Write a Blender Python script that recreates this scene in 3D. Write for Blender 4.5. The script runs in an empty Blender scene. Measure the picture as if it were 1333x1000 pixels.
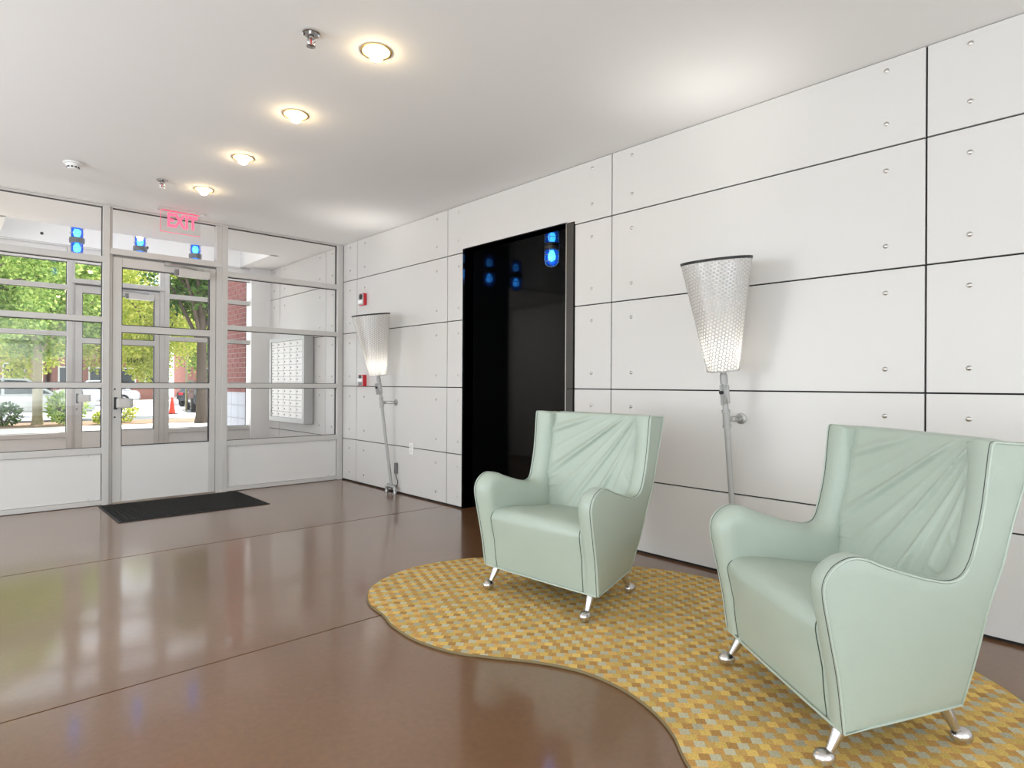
import bpy, bmesh, math, random
from mathutils import Vector, Matrix
R = math.radians
random.seed(7)
sc = bpy.context.scene
C = sc.collection

# ------------------------------------------------------------------ camera
F_PX, YAW, PIT, ROL = 800.0636, 0.74432218, 0.00079852, 0.00555295
CAM = Vector((-3.426573, -6.652749, 1.123383))
fw = Vector((math.sin(YAW)*math.cos(PIT), math.cos(YAW)*math.cos(PIT), math.sin(PIT)))
r0 = Vector((math.cos(YAW), -math.sin(YAW), 0)); u0 = r0.cross(fw)
rr = math.cos(ROL)*r0 + math.sin(ROL)*u0; uu = -math.sin(ROL)*r0 + math.cos(ROL)*u0
cd = bpy.data.cameras.new('camera'); cam = bpy.data.objects.new('camera', cd); C.objects.link(cam)
m = Matrix((( rr.x, uu.x, -fw.x, CAM.x), (rr.y, uu.y, -fw.y, CAM.y), (rr.z, uu.z, -fw.z, CAM.z), (0, 0, 0, 1)))
cam.matrix_world = m
cd.sensor_width = 36; cd.lens = 36*F_PX/1333; cd.clip_start = .05; cd.clip_end = 300
sc.camera = cam
# ------------------------------------------------------------------ world, sun, added daylight fill, exposure
w = bpy.data.worlds.new('sky'); sc.world = w; w.use_nodes = True
bg = w.node_tree.nodes['Background']; bg.inputs[0].default_value = (.86, .93, 1, 1); bg.inputs[1].default_value = 2.8
def sun_light():
    l = bpy.data.lights.new('sun', 'SUN'); l.energy = 12; l.angle = R(1); l.color = (1, .95, .86)
    o = bpy.data.objects.new('sun', l); C.objects.link(o)
    o.rotation_euler = Vector((-.35, -.45, -.82)).to_track_quat('-Z', 'Y').to_euler()
sun_light()
def added_fill_light(name, loc, direction, sx, sy, watts, col=(.93, .975, 1)):
    l = bpy.data.lights.new(name, 'AREA'); l.shape = 'RECTANGLE'; l.size = sx; l.size_y = sy; l.energy = watts; l.color = col
    o = bpy.data.objects.new(name, l); C.objects.link(o); o.location = loc
    o.rotation_euler = Vector(direction).to_track_quat('-Z', 'Z').to_euler()
# added area lights standing in for daylight from unseen glazed fronts
# (one set slants down like sky light, the other up to brighten the ceiling)
added_fill_light('added_sky_fill', (-6.05, -2.7, 2.05), (1, 0, -.75), 4.4, 1.0, 66)
added_fill_light('added_upward_fill', (-6.05, -2.7, .85), (1, 0, 1.6), 4.4, 1.0, 60)
added_fill_light('added_sky_fill', (-6.05, -7.6, 2.05), (1, 0, -.75), 4.6, 1.0, 22)
added_fill_light('added_upward_fill', (-6.05, -7.6, .85), (1, 0, 1.6), 4.6, 1.0, 92)
added_fill_light('added_sky_fill', (-3.2, -10.85, 2.05), (0, 1, -.75), 5.0, 1.0, 22)
added_fill_light('added_upward_fill', (-3.2, -10.85, .85), (0, 1, 1.6), 5.0, 1.0, 66)
sc.view_settings.view_transform = 'Standard'; sc.view_settings.look = 'None'
sc.view_settings.gamma = 1; sc.view_settings.use_curve_mapping = False
sc.view_settings.exposure = -0.03

# ------------------------------------------------------------------ materials
MAT = {}
def nd(nt, t, **kw):
    n = nt.nodes.new(t)
    for k, v in kw.items(): setattr(n, k, v)
    return n
def mat(name, col, rough=.5, metal=0, var=.06, scale=8, bump=0, bscale=60, spec=.5, coat=0, emit=None, estr=0, coord='Object', rvar=0):
    m = bpy.data.materials.new(name); m.use_nodes = True; nt = m.node_tree
    b = nt.nodes['Principled BSDF']
    b.inputs['Roughness'].default_value = rough; b.inputs['Metallic'].default_value = metal
    b.inputs['Specular IOR Level'].default_value = spec; b.inputs['Coat Weight'].default_value = coat
    tc = nd(nt, 'ShaderNodeTexCoord'); nz = nd(nt, 'ShaderNodeTexNoise')
    nz.inputs['Scale'].default_value = scale; nz.inputs['Detail'].default_value = 4
    nt.links.new(tc.outputs[coord], nz.inputs['Vector'])
    mx = nd(nt, 'ShaderNodeMix', data_type='RGBA')
    mx.inputs[6].default_value = (*[c*(1-var) for c in col], 1); mx.inputs[7].default_value = (*[min(1, c*(1+var)) for c in col], 1)
    nt.links.new(nz.outputs['Fac'], mx.inputs[0]); nt.links.new(mx.outputs[2], b.inputs['Base Color'])
    if rvar:
        mr = nd(nt, 'ShaderNodeMapRange'); mr.inputs[3].default_value = max(0, rough-rvar); mr.inputs[4].default_value = rough+rvar
        nt.links.new(nz.outputs['Fac'], mr.inputs[0]); nt.links.new(mr.outputs[0], b.inputs['Roughness'])
    if bump:
        n2 = nd(nt, 'ShaderNodeTexNoise'); n2.inputs['Scale'].default_value = bscale; n2.inputs['Detail'].default_value = 3
        nt.links.new(tc.outputs[coord], n2.inputs['Vector'])
        bp = nd(nt, 'ShaderNodeBump'); bp.inputs['Strength'].default_value = bump; bp.inputs['Distance'].default_value = .01
        nt.links.new(n2.outputs['Fac'], bp.inputs['Height']); nt.links.new(bp.outputs[0], b.inputs['Normal'])
    if emit:
        b.inputs['Emission Color'].default_value = (*emit, 1); b.inputs['Emission Strength'].default_value = estr
    MAT[name] = m; return m
def emission(name, col, s):
    m = bpy.data.materials.new(name); m.use_nodes = True; nt = m.node_tree; nt.nodes.clear()
    e = nd(nt, 'ShaderNodeEmission'); e.inputs[0].default_value = (*col, 1); e.inputs[1].default_value = s
    o = nd(nt, 'ShaderNodeOutputMaterial'); nt.links.new(e.outputs[0], o.inputs[0]); MAT[name] = m
def glass(name, tint=(1, 1, 1), ior=1.45, extra=0.0):
    m = bpy.data.materials.new(name); m.use_nodes = True; nt = m.node_tree; nt.nodes.clear()
    t = nd(nt, 'ShaderNodeBsdfTransparent'); t.inputs[0].default_value = (*tint, 1)
    g = nd(nt, 'ShaderNodeBsdfGlossy'); g.inputs['Roughness'].default_value = 0.0
    f = nd(nt, 'ShaderNodeFresnel'); f.inputs[0].default_value = ior
    geo = nd(nt, 'ShaderNodeNewGeometry')
    inv = nd(nt, 'ShaderNodeMath', operation='SUBTRACT'); inv.inputs[0].default_value = 1
    nt.links.new(geo.outputs['Backfacing'], inv.inputs[1])
    ad = nd(nt, 'ShaderNodeMath', operation='ADD'); ad.inputs[1].default_value = extra
    nt.links.new(f.outputs[0], ad.inputs[0])
    mu = nd(nt, 'ShaderNodeMath', operation='MULTIPLY'); nt.links.new(ad.outputs[0], mu.inputs[0]); nt.links.new(inv.outputs[0], mu.inputs[1])
    mx = nd(nt, 'ShaderNodeMixShader'); nt.links.new(mu.outputs[0], mx.inputs[0]); nt.links.new(t.outputs[0], mx.inputs[1]); nt.links.new(g.outputs[0], mx.inputs[2])
    o = nd(nt, 'ShaderNodeOutputMaterial'); nt.links.new(mx.outputs[0], o.inputs[0]); MAT[name] = m

mat('panel', (.655, .64, .618), .34, var=.015, scale=1.5, spec=.4)
mat('backing', (.015, .015, .015), .8)
mat('ceiling', (.87, .87, .86), .85, var=.012, scale=2)
mat('paint', (.80, .79, .77), .7, var=.02, scale=2)
mat('alu', (.58, .565, .54), .42, metal=.0, var=.04, scale=6, spec=.6)
mat('alu_dark', (.20, .20, .20), .4, metal=.4)
mat('infill', (.72, .71, .69), .45, var=.03, scale=3)
mat('seal', (.03, .03, .03), .6)
mat('black_gloss', (.004, .004, .0045), .06, var=.5, scale=3, spec=.5)
mat('steel_dark', (.07, .065, .06), .45, metal=.6, var=.15, scale=5)
mat('bolt', (.55, .53, .50), .3, metal=.9)
mat('leather', (.405, .475, .405), .40, var=.035, scale=5, bump=.12, bscale=220, spec=.45)
mat('leather_pipe', (.43, .50, .43), .38, var=.03)
mat('seam_dark', (.06, .08, .06), .7)
mat('polished_alu', (.62, .60, .59), .26, metal=1, var=.03)
mat('galv', (.42, .42, .41), .42, metal=.75, var=.12, scale=30)
mat('galv_paint', (.44, .44, .43), .5, metal=.25, var=.06, scale=20)
mat('shade_metal', (.60, .60, .60), .38, metal=.6, var=.05, scale=20)
mat('black_rim', (.012, .012, .012), .4)
mat('black_rubber', (.015, .015, .015), .55)
mat('chrome', (.6, .6, .6), .15, metal=1)
mat('brass', (.62, .40, .14), .3, metal=1)
mat('white_plastic', (.82, .82, .80), .4)
mat('red_plastic', (.55, .012, .025), .35)
mat('clear_white', (.9, .9, .9), .2)
mat('mail_door', (.80, .79, .77), .35, metal=.2, var=.03)
mat('mail_body', (.50, .50, .49), .4, metal=.6)
mat('brick', (.17, .055, .05), .85, var=.35, scale=9, bump=.3, bscale=80, coord='Generated')
mat('mortar', (.34, .30, .28), .9)
mat('stone', (.36, .38, .43), .8, var=.08)
mat('asphalt', (.42, .42, .44), .9, var=.08, scale=1)
mat('sidewalk', (.62, .60, .57), .9, var=.08, scale=1)
mat('soil', (.22, .14, .09), .95, var=.3, scale=4)
mat('bark', (.075, .055, .04), .9, var=.35, scale=12, bump=.8, bscale=25)
mat('bark_pale', (.30, .26, .16), .9, var=.35, scale=10, bump=.8, bscale=25)
mat('car_silver', (.62, .64, .66), .25, metal=.4, coat=.6)
mat('car_dark', (.03, .04, .05), .25, metal=.3, coat=.6)
mat('car_red', (.35, .03, .03), .25, coat=.6)
mat('car_glass', (.02, .03, .03), .08)
mat('tyre', (.02, .02, .02), .8)
mat('rim', (.5, .5, .5), .3, metal=.8)
mat('cone_red', (.8, .06, .03), .5)
mat('tan_wall', (.45, .31, .20), .85, var=.1, scale=1)
mat('far_brick', (.34, .15, .12), .85, var=.12, scale=3)
mat('far_white', (.8, .8, .78), .7)
mat('letter_dark', (.03, .03, .03), .5)
mat('conc_tile', (.5, .48, .45), .7)
emission('bulb', (1, .74, .42), 75)
emission('shade_bulb', (1, .95, .88), 17)
emission('tube_light', (1, .97, .92), 16)
emission('hall_fill_glow', (1, .97, .92), 45)
emission('blue_core', (.32, .74, 1), 15)
emission('exit_red', (1, .12, .20), 2.0)
emission('exit_edge', (1, .10, .22), 1.3)
glass('glass'); glass('acrylic', (.97, .97, .97))

def leaf_mat(name, c1, c2):
    m = bpy.data.materials.new(name); m.use_nodes = True; nt = m.node_tree; nt.nodes.clear()
    geo = nd(nt, 'ShaderNodeNewGeometry'); rp = nd(nt, 'ShaderNodeMix', data_type='RGBA')
    rp.inputs[6].default_value = (*c1, 1); rp.inputs[7].default_value = (*c2, 1)
    nt.links.new(geo.outputs['Random Per Island'], rp.inputs[0])
    d = nd(nt, 'ShaderNodeBsdfDiffuse'); t = nd(nt, 'ShaderNodeBsdfTranslucent')
    nt.links.new(rp.outputs[2], d.inputs[0]); nt.links.new(rp.outputs[2], t.inputs[0])
    mx = nd(nt, 'ShaderNodeMixShader'); mx.inputs[0].default_value = .5
    nt.links.new(d.outputs[0], mx.inputs[1]); nt.links.new(t.outputs[0], mx.inputs[2])
    o = nd(nt, 'ShaderNodeOutputMaterial'); nt.links.new(mx.outputs[0], o.inputs[0]); MAT[name] = m
leaf_mat('leaf', (.10, .22, .04), (.50, .62, .20))
leaf_mat('leaf_dark', (.03, .08, .02), (.14, .24, .07))
leaf_mat('leaf_yellow', (.25, .34, .05), (.62, .62, .16))

def blue_jar():
    m = bpy.data.materials.new('blue_jar'); m.use_nodes = True; nt = m.node_tree; nt.nodes.clear()
    t = nd(nt, 'ShaderNodeBsdfTransparent'); t.inputs[0].default_value = (.10, .42, 1, 1)
    e = nd(nt, 'ShaderNodeEmission'); e.inputs[0].default_value = (.02, .16, 1, 1); e.inputs[1].default_value = 1.0
    g = nd(nt, 'ShaderNodeBsdfGlossy'); g.inputs[1].default_value = .05
    a = nd(nt, 'ShaderNodeMixShader'); a.inputs[0].default_value = .45; nt.links.new(t.outputs[0], a.inputs[1]); nt.links.new(e.outputs[0], a.inputs[2])
    b = nd(nt, 'ShaderNodeMixShader'); b.inputs[0].default_value = .06; nt.links.new(a.outputs[0], b.inputs[1]); nt.links.new(g.outputs[0], b.inputs[2])
    o = nd(nt, 'ShaderNodeOutputMaterial'); nt.links.new(b.outputs[0], o.inputs[0]); MAT['blue_jar'] = m
blue_jar()
def diffuser_mat():
    m = bpy.data.materials.new('diffuser'); m.use_nodes = True; nt = m.node_tree; nt.nodes.clear()
    d = nd(nt, 'ShaderNodeBsdfDiffuse'); d.inputs[0].default_value = (.9, .88, .84, 1)
    t = nd(nt, 'ShaderNodeBsdfTranslucent'); t.inputs[0].default_value = (.9, .88, .84, 1)
    mx = nd(nt, 'ShaderNodeMixShader'); mx.inputs[0].default_value = .6
    nt.links.new(d.outputs[0], mx.inputs[1]); nt.links.new(t.outputs[0], mx.inputs[2])
    o = nd(nt, 'ShaderNodeOutputMaterial'); nt.links.new(mx.outputs[0], o.inputs[0]); MAT['diffuser'] = m
diffuser_mat()
def floor_mat():
    m = mat('concrete', (.20, .125, .085), .16, var=.1, scale=1.2, spec=.5, coord='Object')
    nt = m.node_tree; b = nt.nodes['Principled BSDF']; tc = nd(nt, 'ShaderNodeTexCoord')
    n1 = nd(nt, 'ShaderNodeTexNoise'); n1.inputs['Scale'].default_value = .9; n1.inputs['Detail'].default_value = 6; n1.inputs['Roughness'].default_value = .6
    n2 = nd(nt, 'ShaderNodeTexNoise'); n2.inputs['Scale'].default_value = 40; n2.inputs['Detail'].default_value = 5
    nt.links.new(tc.outputs['Object'], n1.inputs[0]); nt.links.new(tc.outputs['Object'], n2.inputs[0])
    cr = nd(nt, 'ShaderNodeValToRGB'); e = cr.color_ramp.elements
    e[0].position = .25; e[0].color = (.155, .070, .028, 1); e[1].position = .75; e[1].color = (.225, .116, .056, 1)
    nt.links.new(n1.outputs['Fac'], cr.inputs[0])
    mm = nd(nt, 'ShaderNodeMix', data_type='RGBA', blend_type='MULTIPLY'); mm.inputs[0].default_value = .35
    c2 = nd(nt, 'ShaderNodeValToRGB'); c2.color_ramp.elements[0].position = .3; c2.color_ramp.elements[1].position = .7
    c2.color_ramp.elements[0].color = (.6, .6, .6, 1); c2.color_ramp.elements[1].color = (1, 1, 1, 1)
    nt.links.new(n2.outputs['Fac'], c2.inputs[0]); nt.links.new(cr.outputs[0], mm.inputs[6]); nt.links.new(c2.outputs[0], mm.inputs[7])
    nt.links.new(mm.outputs[2], b.inputs['Base Color'])
    mr = nd(nt, 'ShaderNodeMapRange'); mr.inputs[3].default_value = .278; mr.inputs[4].default_value = .30
    nt.links.new(n1.outputs['Fac'], mr.inputs[0]); nt.links.new(mr.outputs[0], b.inputs['Roughness'])
    b.inputs['Coat Weight'].default_value = .75; b.inputs['Coat Roughness'].default_value = .10
floor_mat()
def rug_mat():
    m = bpy.data.materials.new('rug'); m.use_nodes = True; nt = m.node_tree; b = nt.nodes['Principled BSDF']
    b.inputs['Roughness'].default_value = .95; b.inputs['Specular IOR Level'].default_value = .1
    tc = nd(nt, 'ShaderNodeTexCoord'); sp = nd(nt, 'ShaderNodeSeparateXYZ')
    mp = nd(nt, 'ShaderNodeMapping'); mp.inputs['Rotation'].default_value = (0, 0, R(47)); mp.inputs['Scale'].default_value = (1/.033, 1/.033, 1)
    nt.links.new(tc.outputs['Object'], mp.inputs[0]); nt.links.new(mp.outputs[0], sp.inputs[0])
    def mt(op, a, bb=None):
        n = nd(nt, 'ShaderNodeMath', operation=op)
        for i, v in enumerate((a, bb)):
            if v is None: continue
            if isinstance(v, (int, float)): n.inputs[i].default_value = v
            else: nt.links.new(v, n.inputs[i])
        return n.outputs[0]
    j = mt('FLOOR', sp.outputs[1])
    i = mt('FLOOR', mt('ADD', sp.outputs[0], mt('MULTIPLY', j, .5)))      # stepped rows
    k = mt('FLOORED_MODULO', mt('ADD', mt('MULTIPLY', i, 1), mt('MULTIPLY', j, 2)), 4)
    cr = nd(nt, 'ShaderNodeValToRGB'); cr.color_ramp.interpolation = 'CONSTANT'; e = cr.color_ramp.elements
    cols = [(.63, .44, .13), (.48, .27, .09), (.47, .44, .31), (.57, .36, .12)]
    e[0].position = 0; e[0].color = (*cols[0], 1); e[1].position = .25; e[1].color = (*cols[1], 1)
    for q, p in ((2, .5), (3, .75)):
        x = e.new(p); x.color = (*cols[q], 1)
    nt.links.new(mt('ADD', mt('DIVIDE', k, 4), .05), cr.inputs[0])
    nz = nd(nt, 'ShaderNodeTexNoise'); nz.inputs['Scale'].default_value = 170; nz.inputs['Detail'].default_value = 3
    nt.links.new(tc.outputs['Object'], nz.inputs[0])
    wn = nd(nt, 'ShaderNodeTexWhiteNoise', noise_dimensions='2D'); cb = nd(nt, 'ShaderNodeCombineXYZ')
    nt.links.new(i, cb.inputs[0]); nt.links.new(j, cb.inputs[1]); nt.links.new(cb.outputs[0], wn.inputs[0])
    hv = nd(nt, 'ShaderNodeHueSaturation'); nt.links.new(cr.outputs[0], hv.inputs['Color'])
    nt.links.new(mt('ADD', mt('ADD', mt('MULTIPLY', nz.outputs['Fac'], .9), .42), mt('MULTIPLY', wn.outputs[0], .36)), hv.inputs['Value'])
    # a few small worn stains
    st = nd(nt, 'ShaderNodeTexNoise'); st.inputs['Scale'].default_value = 13; st.inputs['Detail'].default_value = 4; st.inputs['Roughness'].default_value = .7
    nt.links.new(tc.outputs['Object'], st.inputs[0])
    sr = nd(nt, 'ShaderNodeValToRGB'); sr.color_ramp.elements[0].position = .70; sr.color_ramp.elements[1].position = .74
    sr.color_ramp.elements[0].color = (1, 1, 1, 1); sr.color_ramp.elements[1].color = (.35, .3, .25, 1)
    nt.links.new(st.outputs['Fac'], sr.inputs[0])
    mm = nd(nt, 'ShaderNodeMix', data_type='RGBA', blend_type='MULTIPLY'); mm.inputs[0].default_value = 1
    nt.links.new(hv.outputs[0], mm.inputs[6]); nt.links.new(sr.outputs[0], mm.inputs[7]); nt.links.new(mm.outputs[2], b.inputs['Base Color'])
    bp = nd(nt, 'ShaderNodeBump'); bp.inputs['Strength'].default_value = .5; bp.inputs['Distance'].default_value = .004
    nt.links.new(nz.outputs['Fac'], bp.inputs['Height']); nt.links.new(bp.outputs[0], b.inputs['Normal'])
    MAT['rug'] = m
rug_mat()
mat('rug_edge', (.20, .15, .07), .9)
def doormat_mat():
    m = mat('doormat', (.022, .022, .022), .9, var=.3, scale=60, spec=.2)
    nt = m.node_tree; b = nt.nodes['Principled BSDF']; tc = nd(nt, 'ShaderNodeTexCoord')
    hs = []
    for ax in (0, 1):
        wv = nd(nt, 'ShaderNodeTexWave', wave_type='BANDS', bands_direction='XY'[ax]); wv.inputs['Scale'].default_value = 14
        nt.links.new(tc.outputs['Object'], wv.inputs[0]); hs.append(wv.outputs['Fac'])
    mx = nd(nt, 'ShaderNodeMath', operation='MULTIPLY'); nt.links.new(hs[0], mx.inputs[0]); nt.links.new(hs[1], mx.inputs[1])
    bp = nd(nt, 'ShaderNodeBump'); bp.inputs['Strength'].default_value = 1; bp.inputs['Distance'].default_value = .01
    nt.links.new(mx.outputs[0], bp.inputs['Height']); nt.links.new(bp.outputs[0], b.inputs['Normal'])
    cr = nd(nt, 'ShaderNodeMix', data_type='RGBA'); cr.inputs[6].default_value = (.012, .012, .012, 1); cr.inputs[7].default_value = (.055, .055, .053, 1)
    nt.links.new(mx.outputs[0], cr.inputs[0]); nt.links.new(cr.outputs[2], b.inputs['Base Color'])
doormat_mat()

# ------------------------------------------------------------------ mesh helpers
class MB:
    def __init__(s): s.v = []; s.f = []
    def add(s, vs, fs):
        n = len(s.v); s.v += [tuple(v) for v in vs]; s.f += [tuple(i+n for i in f) for f in fs]; return s
    def box(s, x0, x1, y0, y1, z0, z1):
        return s.add([(x0,y0,z0),(x1,y0,z0),(x1,y1,z0),(x0,y1,z0),(x0,y0,z1),(x1,y0,z1),(x1,y1,z1),(x0,y1,z1)],
                     [(0,3,2,1),(4,5,6,7),(0,1,5,4),(1,2,6,5),(2,3,7,6),(3,0,4,7)])
    def bbox(s, x0, x1, y0, y1, z0, z1, b):
        """box with chamfered edges"""
        bm = bmesh.new(); bmesh.ops.create_cube(bm, size=1)
        for v in bm.verts:
            v.co.x = x0 if v.co.x < 0 else x1; v.co.y = y0 if v.co.y < 0 else y1; v.co.z = z0 if v.co.z < 0 else z1
        bmesh.ops.bevel(bm, geom=bm.edges[:], offset=b, segments=2, affect='EDGES', profile=.6)
        s.frombm(bm); bm.free(); return s
    def frombm(s, bm):
        bm.verts.ensure_lookup_table(); bm.verts.index_update()
        return s.add([v.co[:] for v in bm.verts], [[v.index for v in f.verts] for f in bm.faces])
    def tube(s, pts, rad, n=10, closed=False, caps=True):
        pts = [Vector(p) for p in pts]; k = len(pts); rads = rad if isinstance(rad, (list, tuple)) else [rad]*k
        rings = []; ref = None
        for i, p in enumerate(pts):
            a = pts[(i-1) % k] if (i or closed) else p; b = pts[(i+1) % k] if (i < k-1 or closed) else p
            t = (b-a).normalized()
            if ref is None: ref = Vector((0, 0, 1)) if abs(t.z) < .9 else Vector((1, 0, 0))
            x = t.cross(ref).normalized(); y = x.cross(t).normalized(); ref = y
            rings.append([p + rads[i]*(math.cos(2*math.pi*q/n)*x + math.sin(2*math.pi*q/n)*y) for q in range(n)])
        vs = [v for r_ in rings for v in r_]; fs = []
        for i in range(k if closed else k-1):
            j = (i+1) % k
            for q in range(n): fs.append((i*n+q, j*n+q, j*n+(q+1) % n, i*n+(q+1) % n))
        if caps and not closed: fs += [tuple(range(n)), tuple(range((k-1)*n, k*n))[::-1]]
        return s.add(vs, fs)
    def lathe(s, prof, org=(0,0,0), axis=(0,0,1), n=24, cap0=True, cap1=True):
        a = Vector(axis).normalized(); ref = Vector((1,0,0)) if abs(a.x) < .9 else Vector((0,1,0))
        x = a.cross(ref).normalized(); y = a.cross(x).normalized(); o = Vector(org); vs = []; fs = []
        for r_, h in prof:
            for q in range(n):
                t = 2*math.pi*q/n; vs.append(o + a*h + r_*(math.cos(t)*x + math.sin(t)*y))
        for i in range(len(prof)-1):
            for q in range(n): fs.append((i*n+q, i*n+(q+1) % n, (i+1)*n+(q+1) % n, (i+1)*n+q))
        k = len(prof)
        if cap0: fs.append(tuple(range(n))[::-1])
        if cap1: fs.append(tuple(range((k-1)*n, k*n)))
        return s.add(vs, fs)
    def prism(s, poly, axis, a0, a1):
        """2-D polygon extruded along an axis: 'x' -> (y,z), 'y' -> (x,z), 'z' -> (x,y)"""
        def P(p, h): return {'x': (h, p[0], p[1]), 'y': (p[0], h, p[1]), 'z': (p[0], p[1], h)}[axis]
        n = len(poly); vs = [P(p, a0) for p in poly] + [P(p, a1) for p in poly]
        return s.add(vs, [tuple(range(n))[::-1], tuple(range(n, 2*n))] + [(i, (i+1) % n, n+(i+1) % n, n+i) for i in range(n)])
    def mesh(s, name, m, smooth=None):
        me = bpy.data.meshes.new(name); me.from_pydata(s.v, [], s.f); me.update()
        bm = bmesh.new(); bm.from_mesh(me); bmesh.ops.recalc_face_normals(bm, faces=bm.faces[:]); bm.to_mesh(me); bm.free()
        me.materials.append(MAT[m])
        if smooth is not None:
            me.shade_smooth(); me.set_sharp_from_angle(angle=R(smooth))
        return me
    def build(s, name, m, parent=None, smooth=None, label=None, kind=None, loc=None):
        return link(name, s.mesh(name, m, smooth), parent, label, kind, loc)
def link(name, me, parent=None, label=None, kind=None, loc=None):
    o = bpy.data.objects.new(name, me); C.objects.link(o); o.parent = parent
    if loc is not None: o.location = loc
    if label: o['label'] = label
    if kind: o['kind'] = kind
    return o
def tag(o, label, cat, group=None):
    o['label'] = label; o['category'] = cat
    if group: o['group'] = group
    return o
def empty(name, loc=(0,0,0), rz=0):
    o = bpy.data.objects.new(name, None); C.objects.link(o); o.location = loc; o.rotation_euler = (0, 0, rz); o.empty_display_size = .1
    return o
def thing(name, label, cat, loc=(0,0,0), rz=0, group=None): return tag(empty(name, loc, rz), label, cat, group)
def structure(name, loc=(0,0,0)):
    o = empty(name, loc); o['kind'] = 'structure'; return o
def copy_tree(o, parent=None):
    c = o.copy(); C.objects.link(c); c.parent = parent
    for ch in list(o.children): copy_tree(ch, c)
    return c
def catmull(pts, per=6, closed=False):
    out = []; n = len(pts)
    for i in range(n if closed else n-1):
        p = [Vector(pts[(i+k) % n] if closed else pts[max(0, min(n-1, i+k))]) for k in (-1, 0, 1, 2)]
        for q in range(per):
            t = q/per
            out.append(.5*((2*p[1]) + (p[2]-p[0])*t + (2*p[0]-5*p[1]+4*p[2]-p[3])*t*t + (3*p[1]-p[0]-3*p[2]+p[3])*t**3))
    if not closed: out.append(Vector(pts[-1]))
    return out
def lerp_table(tab, x):
    if x <= tab[0][0]: return tab[0][1]
    for (a, b), (c, d) in zip(tab, tab[1:]):
        if x <= c: return b + (d-b)*(x-a)/(c-a)
    return tab[-1][1]
def text_mesh(txt, size, depth, m, mirror=False, bold=0):
    cu = bpy.data.curves.new('txt', 'FONT'); cu.body = txt; cu.size = size; cu.extrude = depth; cu.offset = bold; cu.align_x = 'CENTER'; cu.align_y = 'CENTER'
    o = bpy.data.objects.new('txt', cu); C.objects.link(o); bpy.context.view_layer.update()
    me = bpy.data.meshes.new_from_object(o.evaluated_get(bpy.context.evaluated_depsgraph_get()))
    bpy.data.objects.remove(o); me.materials.clear(); me.materials.append(MAT[m])
    if mirror:
        for v in me.vertices: v.co.x = -v.co.x
    return me

# ================================================================== SETTING
CH = 2.748                                   # ceiling height
XL, YB = -6.2, -11.0                         # unseen far sides of the lobby
# floor: slabs between saw-cut joints
fl = MB().box(XL, .14, YB, 2.3, -.20, -.006).build('floor', 'seal', kind='structure')
for a, b in ((YB, -8.006), (-7.994, -6.036), (-6.028, -4.036), (-4.028, -2.070), (-2.059, .06)):
    MB().box(XL, .14, a, b, -.05, 0).build('slab', 'concrete', fl)
MB().box(.14, 3.4, -5.2, -2.2, -.05, 0).build('slab', 'concrete', fl)
MB().box(XL, .14, .066, 2.3, -.05, 0).build('slab', 'concrete', fl)
# ceiling with the round openings of the downlights cut out
DL = [(-1.888, -3.99), (-1.880, -3.03), (-1.858, -2.075), (-1.842, -1.10)]
def cut_ceiling():
    b = MB().box(XL, .12, YB, .0, CH, CH+.25); o = b.build('ceiling', 'ceiling', kind='structure')
    cut = MB()
    for x, y in DL: cut.lathe([(.068, -.05), (.068, .12)], (x, y, CH), n=40)
    c = cut.build('cutter', 'ceiling')
    md = o.modifiers.new('b', 'BOOLEAN'); md.object = c; md.operation = 'DIFFERENCE'; md.solver = 'EXACT'
    bpy.context.view_layer.update()
    me = bpy.data.meshes.new_from_object(o.evaluated_get(bpy.context.evaluated_depsgraph_get()))
    o.modifiers.clear(); o.data = me; bpy.data.objects.remove(c)
cut_ceiling()
# walls behind and left of the camera, with unseen glazed fronts added to let daylight in
wl = MB().box(XL-.15, XL, YB, 0, 0, .28).box(XL-.15, XL, YB, 0, 2.62, CH+.25).box(XL-.15, XL, YB, -9.95, .28, 2.62).box(XL-.15, XL, -.35, 0, .28, 2.62)
wl.build('wall_left', 'paint', kind='structure')
wb = MB().box(XL, 0, YB-.15, YB, 0, .28).box(XL, 0, YB-.15, YB, 2.62, CH+.25).box(XL, -5.75, YB-.15, YB, .28, 2.62).box(-.65, 0, YB-.15, YB, .28, 2.62)
wb.build('wall_back', 'paint', kind='structure')
for nm, axis, a0, a1, pos in (('window_3', 'y', -9.95, -.35, XL-.1), ('window_4', 'x', -5.75, -.65, YB-.1)):
    wo = structure(nm)
    for i in range(6):
        t = a0 + (a1-a0)*i/5
        (MB().box(pos, pos+.08, t-.03, t+.03, .28, 2.62) if axis == 'y' else MB().box(t-.03, t+.03, pos, pos+.08, .28, 2.62)).build('mullion', 'alu', wo)
    for z in (.28, 2.56):
        (MB().box(pos, pos+.08, a0, a1, z, z+.06) if axis == 'y' else MB().box(a0, a1, pos, pos+.08, z, z+.06)).build('rail', 'alu', wo)

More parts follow.
